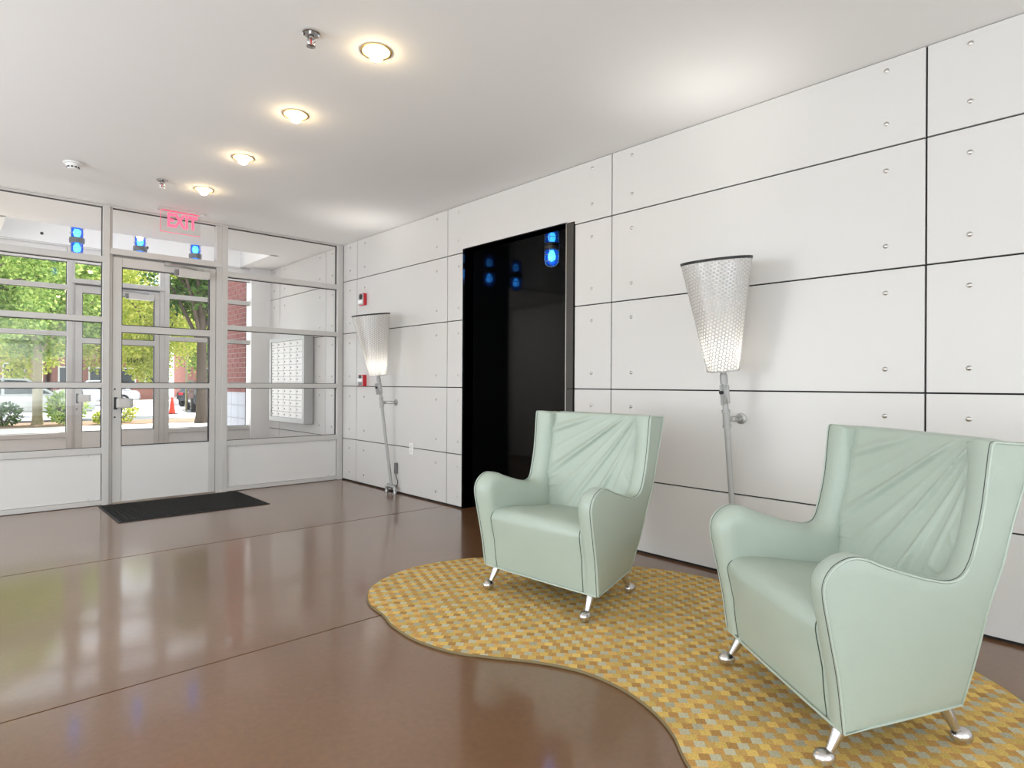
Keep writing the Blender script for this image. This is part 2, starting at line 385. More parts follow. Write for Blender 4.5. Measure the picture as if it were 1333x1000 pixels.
# ---- right wall: dark backing, panels with open joints, exposed bolts
ROWS = [(.012, .485), (.485, 1.0935), (1.0935, 1.7035), (1.7035, 2.31), (2.31, CH)]
NY0, NY1, NZ = -2.275, -3.53, 2.338          # corridor opening
wr = MB().box(.018, .12, YB, -3.61, 0, CH).box(.018, .12, NY0, 2.3, 0, CH).box(.018, .12, -3.61, NY0, NZ, CH).build('wall_right', 'backing', kind='structure')
GAP = .0045
bolt_me = MB().lathe([(.0118, 0), (.0118, .002), (.0090, .0035), (.0090, .006), (.006, .008), (0.0005, .0085)], (0, 0, 0), (-1, 0, 0), n=12).mesh('bolt', 'bolt', 40)
def wall_panel(y0, y1, z0, z1, side='both', x=0.0):
    """panel y0>y1, fixed by bolts near its corners"""
    p = MB().bbox(x, x+.016, y1+GAP, y0-GAP, z0+GAP*.9, z1-GAP*.9, .0012).build('panel', 'panel', wr)
    zb = [z0+.116, z1-(.116 if z1 < CH-.01 else .058)]
    if z0 < .1: zb = [.105, z1-.105]
    wd = y0-y1
    yb = [y0-.17, y1+.17] if wd > .5 else [(y0+y1)/2]
    if side == 'far': yb = [y0-.17]
    if side == 'near': yb = [y1+.18]
    for yy in yb:
        for zz in zb: link('bolt', bolt_me, p, loc=(x, yy, zz))
cols = [(-.004, -.331, 'both'), (-.331, -2.04, 'both'), (-3.956, -5.834, 'both'), (-5.834, -7.71, 'both'), (-7.71, -9.6, 'both'), (-9.6, YB, 'both')]
for z0, z1 in ROWS:
    for a, b, s in cols: wall_panel(a, b, z0, z1, s)
    if z1 < CH-.01:
        wall_panel(-2.04, NY0-.001, z0, z1, 'far'); wall_panel(-3.612, -3.956, z0, z1, 'near')
    else:
        g = GAP; pl = [(-2.04-g, 2.31+g), (-2.04-g, CH-g), (-3.956+g, CH-g), (-3.956+g, 2.31+g), (-3.612, 2.31+g), (-3.612, NZ), (NY0+.003, NZ), (NY0+.003, 2.31+g)]
        p = MB().prism(pl, 'x', 0, .016).build('panel', 'panel', wr)
        for yy in (-2.21, -3.775):
            for zz in (2.43, 2.69): link('bolt', bolt_me, p, loc=(0, yy, zz))
    for a, b, s in [(.446, .115, 'both'), (1.864, .446, 'both'), (2.245, 1.864, 'both')]: wall_panel(a, b, z0, z1, s)
# ---- black polished corridor opening off the right wall
MB().box(-.002, 3.3, NY0, NY0+.006, 0, NZ+.001).build('wall_corridor_far', 'black_gloss', kind='structure')
MB().box(.017, 1.70, NY1-.05, NY1, 0, NZ+.001).build('wall_corridor_near', 'black_gloss', kind='structure')
MB().box(-.002, 3.3, NY1-.003, NY0+.006, NZ, NZ+.006).build('ceiling_corridor', 'black_gloss', kind='structure')
MB().box(1.60, 3.4, -5.2, NY1-.003, NZ, NZ+.05).build('ceiling_hall', 'ceiling', kind='structure')
MB().box(1.60, 1.70, -5.2, NY1-.05, 0, NZ).build('wall_hall_left', 'paint', kind='structure')
MB().box(1.60, 3.4, -5.3, -5.2, 0, NZ+.05).build('wall_hall_back', 'paint', kind='structure')
MB().box(3.3, 3.4, -5.2, NY0+.05, 0, NZ+.05).build('wall_hall_end', 'paint', kind='structure')
t1 = structure('trim_1')
for z0, z1 in ((0, 1.0935), (1.0935, NZ)):
    MB().bbox(-.004, .014, -3.600, NY1, z0+.002, z1-.002, .0015).build('steel_strip', 'steel_dark', t1)
MB().box(-.006, .002, NY1-.003, NY1+.003, 0, NZ).build('edge_bead', 'bolt', t1)

# ---- storefront builder
FD = .11                                     # frame depth
def pane(parent, x0, x1, z0, z1, y, gasket=True):
    p = MB().box(x0, x1, y-.003, y+.003, z0, z1).build('pane', 'glass', parent)
    if gasket:
        g = MB()
        for a, b in ((x0, x0+.006), (x1-.006, x1)): g.box(a, b, y-.012, y+.012, z0, z1)
        for a, b in ((z0, z0+.004), (z1-.006, z1)): g.box(x0+.006, x1-.006, y-.012, y+.012, a, b)
        g.build('gasket', 'seal', p)
def storefront(name, y, right):
    """glazed aluminium front along x at depth y .. y+FD"""
    s = structure(name, (0, 0, 0)); X0 = -6.2
    def mull(a, b, z0=0.0, z1=CH): MB().bbox(a, b, y, y+FD, z0, z1, .0025).build('mullion', 'alu', s)
    def rail(a, b, z0, z1): MB().bbox(a, b, y+.003, y+FD-.003, z0, z1, .0025).build('rail', 'alu', s)
    for a, b in ((-2.377, -2.324), (-1.344, -1.291), (right-.066, right), (X0, X0+.05), (-4.64, -4.587)): mull(a, b)
    for a, b in ((-2.324, -2.300), (-1.397, -1.344)): MB().bbox(a, b, y+.02, y+FD-.01, 0, CH, .002).build('door_jamb', 'alu', s)
    for a, b, in ((-2.324, -1.344),):
        rail(a, b, 2.305, 2.36); rail(a, b, CH-.012, CH)
        MB().box(a, b, y+.035, y+.075, 2.287, 2.305).build('door_head_dark_strip', 'alu_dark', s)  # dark strip filling the gap over the door
        pane(s, a, b, 2.36, 2.55 if y > 1 else CH-.012, y+.055)
        if y > 1: MB().bbox(a, b, y+.03, y+.075, 2.552, CH-.012, .003).build('header_panel', 'infill', s)
    for a, b in ((X0+.05, -4.64), (-4.587, -2.377), (-1.291, right-.066)):
        for z0, z1 in ((2.222, 2.276), (1.672, 1.722), (1.072, 1.120), (.470, .525), (0.004, .045)): rail(a, b, z0, z1)
        rail(a, b, CH-.014, CH)
        for z0, z1 in ((2.276, CH-.014), (1.722, 2.222), (1.120, 1.672), (.525, 1.072)):
            top = y > 1 and z0 > 2.2; pane(s, a, b, z0, 2.55 if top else z1, y+.055)
            if top: MB().bbox(a, b, y+.03, y+.075, 2.552, z1, .003).build('header_panel', 'infill', s)
        MB().bbox(a+.006, b-.006, y+.02, y+.075, .047, .468, .003).build('infill_panel', 'infill', s)
        for px in (a+.10, b-.10):
            for pz in (.06, .455): MB().lathe([(.006, 0), (.006, .004)], (px, y+.02, pz), (0, -1, 0), n=8).build('screw', 'bolt', s)
    return s
storefront('window_1', 0.0, 0.0)
storefront('window_2', 2.25, -.0)
MB().box(-.265, .0, 2.20, 2.40, 0, CH).build('wall_vestibule_pier', 'paint', kind='structure')

def door(name, y, lettering=False):
    d = structure(name); a, b = -2.297, -1.400; y0, y1 = y+.03, y+.075
    for x0, x1 in ((a, -2.222), (-1.458, b)): MB().bbox(x0, x1, y0, y1, .012, 2.286, .003).build('stile', 'alu', d)
    for z0, z1 in ((2.196, 2.286), (1.590, 1.660), (1.066, 1.120)): MB().bbox(-2.222, -1.458, y0+.003, y1-.003, z0, z1, .003).build('door_rail', 'alu', d)
    MB().bbox(-2.222, -1.458, y0+.006, y1-.006, .012, .530, .003).build('kick_panel', 'infill', d)
    for z0, z1 in ((1.660, 2.196), (1.120, 1.590), (.530, 1.066)):
        pane(d, -2.222, -1.458, z0, z1, y+.052, False)
        g = MB()
        for x0, x1 in ((-2.224, -2.218), (-1.462, -1.456)): g.box(x0, x1, y0-.001, y1+.001, z0, z1)
        for zz in (z0, z1): g.box(-2.222, -1.458, y0+.001, y1-.001, zz-.003, zz+.003)
        g.build('glazing_gasket', 'seal', d)
    # pull handle and lever box
    MB().bbox(-2.283, -2.255, y0-.004, y0, .87, .985, .001).build('lock_plate', 'seal', d)
    h = MB().bbox(-2.268, -2.165, y0-.075, y0-.005, .885, .975, .012).build('paddle_handle', 'alu', d)
    MB().bbox(-2.172, -2.142, y0-.073, y0-.012, .888, .972, .006).build('paddle_end', 'galv', h)
    MB().tube(catmull([(-2.23, y1, 1.035), (-2.225, y1+.05, 1.03), (-2.205, y1+.06, .99), (-2.205, y1+.06, .85), (-2.225, y1+.05, .80), (-2.23, y1, .795)], 5), .011, 8).build('pull_handle', 'galv', d, 60)
    for z in (.80, 1.06): MB().lathe([(.008, 0), (.008, .003), (.004, .005)], (-2.275, y0, z), (0, -1, 0), n=10).build('screw', 'seal', d)
    # closer
    c = MB().bbox(-1.755, -1.475, y0-.07, y0-.002, 2.165, 2.235, .006).build('door_closer', 'alu', d)
    MB().bbox(-1.785, -1.755, y0-.06, y0-.004, 2.172, 2.228, .004).build('closer_cap', 'alu_dark', c)
    MB().tube([(-1.56, y0-.035, 2.25), (-1.70, y0-.05, 2.262), (-1.84, y0-.02, 2.272)], .009, 8).build('closer_arm', 'galv', c)
    MB().bbox(-1.875, -1.815, y0-.03, y0+.0, 2.258, 2.288, .003).build('arm_shoe', 'galv', c)
    MB().bbox(-1.59, -1.53, y0-.055, y0-.015, 2.235, 2.262, .003).build('closer_spindle', 'galv', c)
    if lettering:
        o = link('lettering', text_mesh('ANN', .085, .0005, 'letter_dark', True), d, loc=(-1.665, y+.047, 1.400)); o.rotation_euler = (R(90), 0, 0)
    return d
door('door_1', 0.0); door('door_2', 2.25, True)
# vestibule ceiling with its raised light box
vc = MB().box(-6.2, .12, .0, 1.195, CH, CH+.12).box(-.395, .12, 1.195, 2.36, CH+.0005, CH+.12).box(-6.2, -3.005, 1.195, 2.36, CH+.0005, CH+.12)
vc.box(-3.1, -3.0, 1.15, 2.36, CH, 3.3).box(-.40, -.30, 1.15, 2.36, CH, 3.3).box(-3.0, -.40, 1.15, 1.20, CH+.001, 3.3).box(-3.0, -.40, 2.255, 2.36, CH-.02, 3.3).box(-3.1, -.30, 1.15, 2.36, 3.3, 3.4)
vc.build('ceiling_vestibule', 'ceiling', kind='structure')
MB().box(-6.3, -6.2, .0, 2.36, 0, CH).build('wall_vestibule_left', 'paint', kind='structure')
cv = bpy.data.objects['ceiling_vestibule']
for x in (-2.62, -2.0, -1.55, -.95):
    for z in (2.84, 3.08): link('bolt', MB().lathe([(.017, 0), (.017, .006), (.008, .012)], (0, 0, 0), (0, -1, 0), n=10).mesh('bolt', 'steel_dark', 40) if 'vb' not in globals() else vb, cv, loc=(x, 2.255, z))

# ================================================================== ARMCHAIRS
OUT = [(0, .122), (-.02, .272), (-.047, .404), (-.069, .515), (-.065, .565), (-.037, .604), (.010, .626), (.055, .622), (.106, .602),
       (.20, .572), (.26, .557), (.315, .549), (.355, .562), (.378, .60), (.398, .671), (.415, .756), (.428, .868), (.436, .940), (.446, .953)]
BACK = [(.560, .945), (.570, .935), (.545, .83), (.510, .71), (.480, .575), (.462, .45), (.465, .25), (.468, .122)]
WF = [(.549, .315), (.562, .355), (.60, .378), (.671, .398), (.756, .415), (.868, .428), (.953, .446)]
BO = [(z, y) for y, z in BACK[::-1]]
TH = .100
def xo(y, z):
    s_ = min(1, max(0, (z-.12)/.5)); return .380 + .025*(z-.12) - (.02 + .25*(1-s_)**1.4)*max(y, 0)
def outline():
    a = catmull([Vector((y, z)) for y, z in OUT], 5); b = catmull([Vector((y, z)) for y, z in BACK], 4)
    bot = [Vector((.468*(1-t), .122)) for t in (.2, .4, .6, .8)]
    return a + b + bot
def cap_mesh(loop):
    """fill a closed (y,z) loop with a regular triangulation"""
    from mathutils.geometry import delaunay_2d_cdt
    n = len(loop); pts = [Vector(p) for p in loop]
    ys = [p.x for p in loop]; zs = [p.y for p in loop]
    def inside(q):
        c_ = False
        for i in range(n):
            a_, b_ = loop[i], loop[i-1]
            if (a_.y > q.y) != (b_.y > q.y) and q.x < (b_.x-a_.x)*(q.y-a_.y)/(b_.y-a_.y)+a_.x: c_ = not c_
        return c_
    st_ = .03; y = min(ys)
    while y < max(ys):
        z = min(zs)
        while z < max(zs):
            q = Vector((y, z))
            if inside(q) and min((q-p).length for p in loop) > .014: pts.append(q)
            z += st_
        y += st_
    r_ = delaunay_2d_cdt(pts, [(i, (i+1) % n) for i in range(n)], [], 1, 1e-6)
    return r_[0], r_[2]
def make_chair(label):
    t = thing('armchair', label, 'armchair', group=None)
    ol = outline(); n = len(ol)
    # inward normals of the outline
    area = sum(ol[i].x*ol[(i+1) % n].y - ol[(i+1) % n].x*ol[i].y for i in range(n)); sg = 1 if area > 0 else -1
    nr = []
    for i in range(n):
        d = (ol[(i+1) % n] - ol[i-1]).normalized(); nr.append(Vector((-d.y, d.x))*sg)
    prof = [(.006, .0), (.002, .002), (0, .006), (-.003, .03), (-.002, .052), (.004, .07), (.013, .084), (.026, .094), (.042, TH)]
    def tight(z_, ins):
        q = min(1, max(0, (z_-.84)/.10)); return 1 - .72*q if ins > .0035 else 1
    for s in (1, -1):
        vs = []; fs = []
        for ins, dx in prof:
            for i in range(n):
                p = ol[i] + nr[i]*ins*tight(ol[i].y, ins); vs.append((s*(xo(p.x, p.y) - dx), p.x, p.y))
        for k in range(len(prof)-1):
            for i in range(n): fs.append((k*n+i, k*n+(i+1) % n, (k+1)*n+(i+1) % n, (k+1)*n+i))
        am = MB().add(vs, fs)
        for ins, dx in (prof[0], prof[-1]):
            cvs, cfs = cap_mesh([ol[i] + nr[i]*ins*tight(ol[i].y, ins) for i in range(n)])
            am.add([(s*(xo(p.x, p.y) - dx), p.x, p.y) for p in cvs], cfs)
        bmw = bmesh.new(); am_me = am.mesh('w', 'leather'); bmw.from_mesh(am_me); bmesh.ops.remove_doubles(bmw, verts=bmw.verts[:], dist=.0004); am = MB().frombm(bmw); bmw.free(); bpy.data.meshes.remove(am_me)
        arm = am.build('arm_and_wing', 'leather', t, 50)
        pp = [(s*(xo(p.x, p.y) + .0005), p.x, p.y) for p in [ol[i] + nr[i]*.0015 for i in range(n)]]
        MB().tube(pp, .0038, 6, closed=True).build('piping', 'leather_pipe', arm, 60)
        pq = [(s*(xo(p.x, p.y) - .0085), p.x, p.y) for p in [ol[i] - nr[i]*.0 for i in range(n)]]
        MB().tube(pq, .0016, 5, closed=True).build('seam_stitch', 'seal', arm, 60)
    # backrest: concave front with pulled folds, rolled top, plain back
    NU, NV = 120, 84; vs = []; fs = []
    ZI = [(.38, .375), (.45, .392), (.55, .415), (.7, .452), (.82, .478), (.945, .502)]
    rnd = random.Random(3); ph = [rnd.uniform(0, 6.28) for _ in range(12)]
    def fold(x, z):
        d = 0
        def fan(px, pz, cnt, amp, r0_, r1_, p, a0, a1):
            r_ = math.hypot(x-px, z-pz); a = math.atan2(z-pz, x-px)
            if a < 0: a += 2*math.pi
            if r_ < 1e-4: return 0
            w_ = min(1, max(0, (r_-r0_*.6)/(r0_*.5+1e-6)))*min(1, max(0, (r1_-r_)/(.35*r1_)))
            w_ *= min(1, max(0, (a-a0)/.18))*min(1, max(0, (a1-a)/.18))
            sct = math.sin(cnt*a+p) + .6*math.sin(cnt*.57*a+p*1.7+3*r_)
            return amp*w_*(max(0, sct)**1.6)
        d += fan(.36, 1.06, 40, .0105, .10, 1.0, ph[0], R(190), R(275))
        d += fan(-.42, .50, 26, .0095, .05, .24, ph[1], R(2), R(80))
        d += fan(.40, .47, 22, .009, .06, .26, ph[2], R(100), R(165))
        return d
    def back_half(y, z): return xo(y, z) - TH*.42
    def tuck(u):
        q = min(1, max(0, (abs(u)-.74)/.18)); return q*q*(3-2*q)
    for j in range(NV+1):
        v = j/NV
        for i in range(NU+1):
            u = -1 + 2*i/NU; z = .38 + (.945-.38-.004*tuck(u))*v; yc = lerp_table(ZI, z); yw = lerp_table(WF, max(z, .60)) + .026
            y = yc - max(.0, yc-yw)*abs(u)**3.2 + .012*tuck(u)
            x = u*back_half(y, z)
            fd = fold(x, z)*(1-abs(u)**4)*min(1, (1-v)*9+.12)
            bulge = .008*math.cos(u*1.5)*math.sin(math.pi*min(1, v*1.05))
            zz = z + (.010*(abs(u)**2) if j == NV else 0)
            vs.append((x, y - fd - bulge*.6, z))
    W_ = NU+1
    def addrow(fy, z):
        for i in range(NU+1):
            u = -1+2*i/NU; y = fy(u); zz = z - .004*tuck(u)*max(0, min(1, (z-.6)/.3)); vs.append((u*back_half(y, zz), y, zz))
    rows = NV+1
    yin_top = lambda u: .012*tuck(u) + lerp_table(ZI, .945) - max(0, lerp_table(ZI, .945)-lerp_table(WF, .945)-.026)*abs(u)**3.2
    yo_ = lambda z: lerp_table(BO, z) + .004
    for q in range(1, 8):
        a = math.pi*q/8
        zt = .945 + .008*math.sin(a); f = (1-math.cos(a))/2
        addrow(lambda u: yin_top(u)*(1-f) + (yo_(.935)+.012*(1-u*u))*f, zt); rows += 1
    for z in (.935, .85, .779, .70, .60, .50, .37, .29, .207, .15, .122):
        addrow(lambda u: yo_(z)+.012*(1-u*u), z); rows += 1
    for j in range(rows-1):
        for i in range(NU): fs.append((j*W_+i, j*W_+i+1, (j+1)*W_+i+1, (j+1)*W_+i))
    MB().add(vs, fs).build('backrest', 'leather', t, 80)
    # seat: rounded cushion running down into the front apron
    sp = [(.006, .124), (-.012, .20), (-.034, .30), (-.050, .375), (-.052, .405), (-.043, .432), (-.020, .450), (.02, .457), (.09, .456), (.18, .448), (.27, .438), (.35, .430), (.44, .425)]
    spl = catmull([Vector(p) for p in sp], 4); NU = 28; vs = []; fs = []
    for k, p in enumerate(spl):
        for i in range(NU+1):
            u = -1+2*i/NU; e = 1-abs(u)**2.6
            xi = xo(p.x, p.y) - TH + .030
            topness = min(1, max(0, (p.y-.38)/.06)); fr = 1 - min(1, max(0, (p.x+.03)/.08))
            vs.append((u*xi, p.x + .02*(1-e)*fr*min(1, (p.y-.12)/.15) - .006*e*fr, p.y - .02*(1-e)*topness))
    W_ = NU+1
    for j in range(len(spl)-1):
        for i in range(NU): fs.append((j*W_+i, j*W_+i+1, (j+1)*W_+i+1, (j+1)*W_+i))
    st = MB().add(vs, fs).build('seat', 'leather', t, 80)
    for sg_ in (-1, 1):
        sm = []
        for p in spl:
            if p.x > .30: break
            xs = xo(p.x, p.y) - .090 - .006*min(1, max(0, (p.y-.40)/.05)); u = xs/(xo(p.x, p.y) - TH + .030); e = 1-abs(u)**2.6
            topness = min(1, max(0, (p.y-.38)/.06)); fr = 1 - min(1, max(0, (p.x+.03)/.08))
            sm.append((sg_*xs, p.x + .02*(1-e)*fr*min(1, (p.y-.12)/.15) - .006*e*fr - .0005*fr, p.y - .02*(1-e)*topness + .0005*topness))
        MB().tube(sm, .0019, 5).build('side_seam', 'seam_dark', st, 60)
    MB().prism([(-.35, .02), (.35, .02), (.235, .45), (-.235, .45)], 'z', .119, .135).build('bottom_cover', 'seal', t)
    MB().tube([(-.37, .001, .122), (-.2, -.003, .122), (0, -.004, .122), (.2, -.003, .122), (.37, .001, .122)], .0045, 6).build('front_piping', 'leather_pipe', st, 60)
    # legs
    for sx in (-1, 1):
        for top, foot in (((.315, .040, .130), (.325, -.018, .026)), ((.235, .415, .130), (.252, .462, .026))):
            a = Vector((sx*top[0], top[1], top[2])); b = Vector((sx*foot[0], foot[1], foot[2])); ax = (b-a); L = ax.length
            lg = MB().lathe([(.0235, -.012), (.0235, 0), (.011, L-.006), (.010, L+.004)], a, ax, n=16).build('leg', 'polished_alu', t, 40)
            out = Vector((0, -1 if top[1] < .2 else 1, 0))
            vs = []; fs = []; nn, mm = 16, 10
            for q in range(mm+1):
                th = math.pi*q/mm
                for w_ in range(nn):
                    ps = 2*math.pi*w_/nn
                    px, py, pz = math.sin(th)*math.cos(ps), math.sin(th)*math.sin(ps), math.cos(th)
                    vs.append((b.x + .0275*px, b.y + out.y*.008 + .034*py, max(.0, .0265 + .0265*pz)))
            for q in range(mm):
                for w_ in range(nn): fs.append((q*nn+w_, q*nn+(w_+1) % nn, (q+1)*nn+(w_+1) % nn, (q+1)*nn+w_))
            MB().add(vs, fs).build('ball_foot', 'polished_alu', lg, 60)
    return t
RUGZ = .012
ch1 = make_chair('sage green leather wing armchair in front of the black corridor opening')
ch2 = copy_tree(ch1)
ch1.location = (-1.2139, -4.4441, RUGZ); ch1.rotation_euler = (0, 0, R(-86.26))
ch2.location = (-1.3161, -5.7111, RUGZ); ch2.rotation_euler = (0, 0, R(-127.5))
ch2['label'] = 'sage green leather wing armchair beside the near leaning lamp, turned side-on'
for c_ in (ch1, ch2): c_['group'] = 'green leather armchairs on the yellow rug'

# ================================================================== RUG AND MAT
RUG = [(-1.868, -4.056), (-1.835, -3.86), (-1.70, -3.655), (-1.45, -3.53), (-1.20, -3.515), (-1.02, -3.56), (-.84, -3.67), (-.60, -3.93), (-.38, -4.27), (-.245, -4.54), (-.18, -4.80),
       (-.17, -5.15), (-.22, -5.55), (-.34, -5.90), (-.463, -6.117), (-.623, -6.285), (-.95, -6.52), (-1.40, -6.62), (-1.80, -6.50), (-2.0, -6.22), (-1.955, -5.93), (-1.826, -5.694), (-1.715, -5.565),
       (-1.641, -5.436), (-1.595, -5.27), (-1.600, -5.084), (-1.675, -4.905), (-1.78, -4.752), (-1.87, -4.60), (-1.915, -4.40), (-1.905, -4.20)]
rp = catmull([Vector(p) for p in RUG], 6, True)
rug = thing('area_rug', 'kidney-shaped yellow and gold checked area rug under both armchairs', 'rug')
MB().prism([(p.x, p.y) for p in rp], 'z', .001, RUGZ).build('pile', 'rug', rug)
MB().tube([(p.x, p.y, .0065) for p in rp], .0062, 6, closed=True).build('bound_edge', 'rug_edge', rug, 60)
dm = thing('doormat', 'black ribbed doormat lying in front of the glass door', 'doormat', (-1.81, -.475, 0))
MB().prism([(-.585, -.44), (.585, -.44), (.585, .40), (-.585, .40)], 'z', .001, .010).build('mat_pile', 'doormat', dm)
bd = MB()
for x0, x1, y0, y1 in ((-.602, .602, -.458, -.44), (-.602, .602, .40, .418), (-.602, -.585, -.44, .40), (.585, .602, -.44, .40)): bd.box(x0, x1, y0, y1, .0005, .006)
bd.build('rubber_border', 'black_rubber', dm)

# ================================================================== LEANING PIPE LAMPS
def make_lamp(label):
    """origin on the floor at the wall; wall at x=0, leans into the room (-x)"""
    t = thing('pipe_lamp', label, 'lamp')
    A = Vector((-.052, 0, .075)); B = Vector((-.212, 0, 1.206)); ax = (B-A).normalized()
    at = lambda z: A + ax*((z-A.z)/ax.z)
    MB().tube([A, at(1.19)], .0155, 14).build('pole', 'galv_paint', t, 50)
    MB().lathe([(.021, 0), (.021, .05)], at(1.135), ax, 14).lathe([(.013, 0), (.017, .012), (.017, .03)], at(1.18), ax, 14).build('socket_neck', 'galv_paint', t, 50)
    # conduit body with cover and black switch
    q = ax.to_track_quat('Z', 'Y').to_matrix().to_4x4(); cbm = bmesh.new(); bmesh.ops.create_cube(cbm, size=1)
    for v in cbm.verts: v.co = Vector((v.co.x*.052, v.co.y*.044, v.co.z*.135))
    bmesh.ops.bevel(cbm, geom=cbm.edges[:], offset=.016, segments=3, affect='EDGES'); cbm.transform(Matrix.Translation(at(1.075)) @ q)
    cb = MB().frombm(cbm).build('conduit_body', 'galv_paint', t, 60); cbm.free()
    cbm = bmesh.new(); bmesh.ops.create_cube(cbm, size=1)
    for v in cbm.verts: v.co = Vector((v.co.x*.008, v.co.y*.036, v.co.z*.115))
    bmesh.ops.bevel(cbm, geom=cbm.edges[:], offset=.003, segments=2, affect='EDGES'); cbm.transform(Matrix.Translation(at(1.075)+Vector((-.029, 0, -.004))) @ q)
    MB().frombm(cbm).build('cover_plate', 'galv_paint', cb, 60); cbm.free()
    MB().lathe([(.011, 0), (.011, .014), (.008, .018)], at(1.09)+Vector((-.030, 0, -.005)), (-1, 0, -.1), 12).build('switch_button', 'black_rubber', cb, 50)
    # tee and wall stand-off with turnbuckle
    MB().lathe([(.0235, -.05), (.0235, -.036), (.020, -.034), (.020, .034), (.0235, .036), (.0235, .05)], at(.935), ax, 14).build('tee_fitting', 'galv_paint', t, 40)
    p = at(.935); e0 = Vector((p.x+.02, 0, .932))
    MB().lathe([(.018, 0), (.018, .02), (.012, .03)], e0, (1, 0, 0), 12).build('tee_branch', 'galv_paint', t, 40)
    x0 = e0.x+.03; x1 = -.025
    tb = MB()
    for s in (1, -1): tb.tube(catmull([(x0-.002, 0, .932), (x0+.015, s*.004, .932+s*.011), (x1-.015, s*.004, .932+s*.011), (x1, 0, .932)], 4), .0035, 6)
    tb.build('turnbuckle', 'galv', t, 60)
    MB().lathe([(.033, 0), (.033, .005), (.018, .010), (.013, .024)], (-.002, 0, .932), (-1, 0, 0), 18).build('wall_flange', 'galv', t, 40)
    # foot clamp of pipe fittings, driver box and cable
    ft = MB().tube([(-.052, .062, .066), (-.052, -.062, .066)], .019, 12).build('foot_crosspiece', 'galv', t, 50)
    for s in (1, -1):
        MB().lathe([(.026, 0), (.026, .012), (.021, .016), (.021, .03)], (-.052, s*.070, .066), (0, -s, 0), 14).build('collar', 'galv', ft, 40)
        MB().tube(catmull([(-.052, s*.066, .075), (-.06, s*.078, .05), (-.058, s*.08, .02), (-.058, s*.08, .001)], 4), [.017]*8+[.019]*5, 10).build('foot', 'galv', ft, 50)
    MB().bbox(-.030, -.003, -.048, -.012, .20, .31, .004).build('junction_box', 'alu_dark', t)
    MB().tube(catmull([(-.018, -.03, .20), (-.02, -.045, .16), (-.03, -.085, .125), (-.045, -.09, .08), (-.05, -.04, .035), (-.05, .0, .045), (-.045, .02, .085)], 6), .0045, 6).build('cable', 'black_rubber', t, 60)
    # perforated conical shade: flat hexagon lattice rolled into a cone
    R1, R2, Hh = .088, .190, .615
    sl = math.hypot(R2-R1, Hh); sa = (R2-R1)/sl; rho1 = R1/sa; rho2 = R2/sa; sect = 2*math.pi*sa
    base = at(1.206); qm = ax.to_track_quat('Z', 'Y').to_matrix()
    def cone(X, Y, off=0):
        rho = math.hypot(X, Y); th = math.atan2(X, Y)/sa; rad = rho*sa + off; h = (rho-rho1)/sl*Hh
        return base + qm @ Vector((rad*math.cos(th+math.pi), rad*math.sin(th+math.pi), h))
    pitch = .0205; hole = .0076; vs = []; fs = []
    rows_ = int((rho2*1.02)/(pitch*.866))
    cache = {}
    def vid(X, Y):
        k = (round(X, 5), round(Y, 5))
        if k not in cache: cache[k] = len(vs); vs.append(cone(X, Y))
        return cache[k]
    for j in range(0, rows_+1):
        Y = j*pitch*.866
        nmax = int(rho2*math.sin(sect/2)/pitch)+2
        for i in range(-nmax, nmax+1):
            X = (i + .5*(j % 2))*pitch; rho = math.hypot(X, Y); th = math.atan2(X, Y)
            if not (rho1+.008 < rho < rho2-.008 and abs(th) < sect/2 + .004): continue
            ctr = Vector((X, Y)); oc = []; ic = []
            for k in range(12):
                a = math.pi/6*k + math.pi/6
                ro = pitch/2/math.cos(((a-math.pi/3*round(a/(math.pi/3)))))
                oc.append(vid(X+ro*math.cos(a), Y+ro*math.sin(a))); ic.append(vid(X+hole*math.cos(a), Y+hole*math.sin(a)))
            for k in range(12): fs.append((oc[k], oc[(k+1) % 12], ic[(k+1) % 12], ic[k]))
    sh = MB().add(vs, fs).build('perforated_shade', 'shade_metal', t, 60)
    def ring(r_a, h_a, r_b, h_b, nm, m, thick=.002):
        pr = [(r_a, h_a), (r_b, h_b), (r_b-thick, h_b), (r_a-thick, h_a), (r_a, h_a)]
        MB().lathe(pr, base, ax, 48, False, False).build(nm, m, sh, 40)
    rat = lambda h: R1 + (R2-R1)*h/Hh
    ring(rat(Hh-.012)+.0015, Hh-.012, R2+.0022, Hh+.002, 'top_rim', 'black_rim', .005)
    ring(rat(0)+.001, 0, rat(.010)+.001, .010, 'bottom_band', 'shade_metal', .003)
    MB().lathe([(R1-.006, .002), (R2-.006, Hh-.004)], base, ax, 48, False, False).build('diffuser_liner', 'diffuser', sh, 60)
    MB().lathe([(.014, .0), (R1-.004, .001), (R1-.004, .004), (.014, .005)], base, ax, 32).build('shade_base', 'shade_metal', sh, 40)
    MB().lathe([(.014, .004), (.016, .06)], base, ax, 14).build('lamp_holder', 'white_plastic', sh, 40)
    MB().lathe([(.012, .06), (.024, .08), (.031, .11), (.028, .14), (.015, .16), (.001, .165)], base, ax, 16).build('light_bulb', 'shade_bulb', sh, 60)
    l = bpy.data.lights.new('lamp_light', 'AREA'); l.shape = 'DISK'; l.size = .26; l.energy = .7; l.spread = R(75); l.color = (1, .95, .88)
    lo = bpy.data.objects.new('lamp_light', l); C.objects.link(lo); lo.parent = sh; lo.location = base + ax*.56
    lo.rotation_euler = (-ax).to_track_quat('Z', 'Y').to_euler()
    return t
lampA = make_lamp('leaning grey pipe lamp with perforated cone shade between red alarm and black opening')
lampB = copy_tree(lampA); lampB['label'] = 'leaning grey pipe lamp with perforated cone shade rising behind the armchairs'
lampA.location = (0, -1.165, 0); lampB.location = (0, -4.915, 0)
for l_ in (lampA, lampB): l_['group'] = 'leaning pipe lamps on the panelled wall'

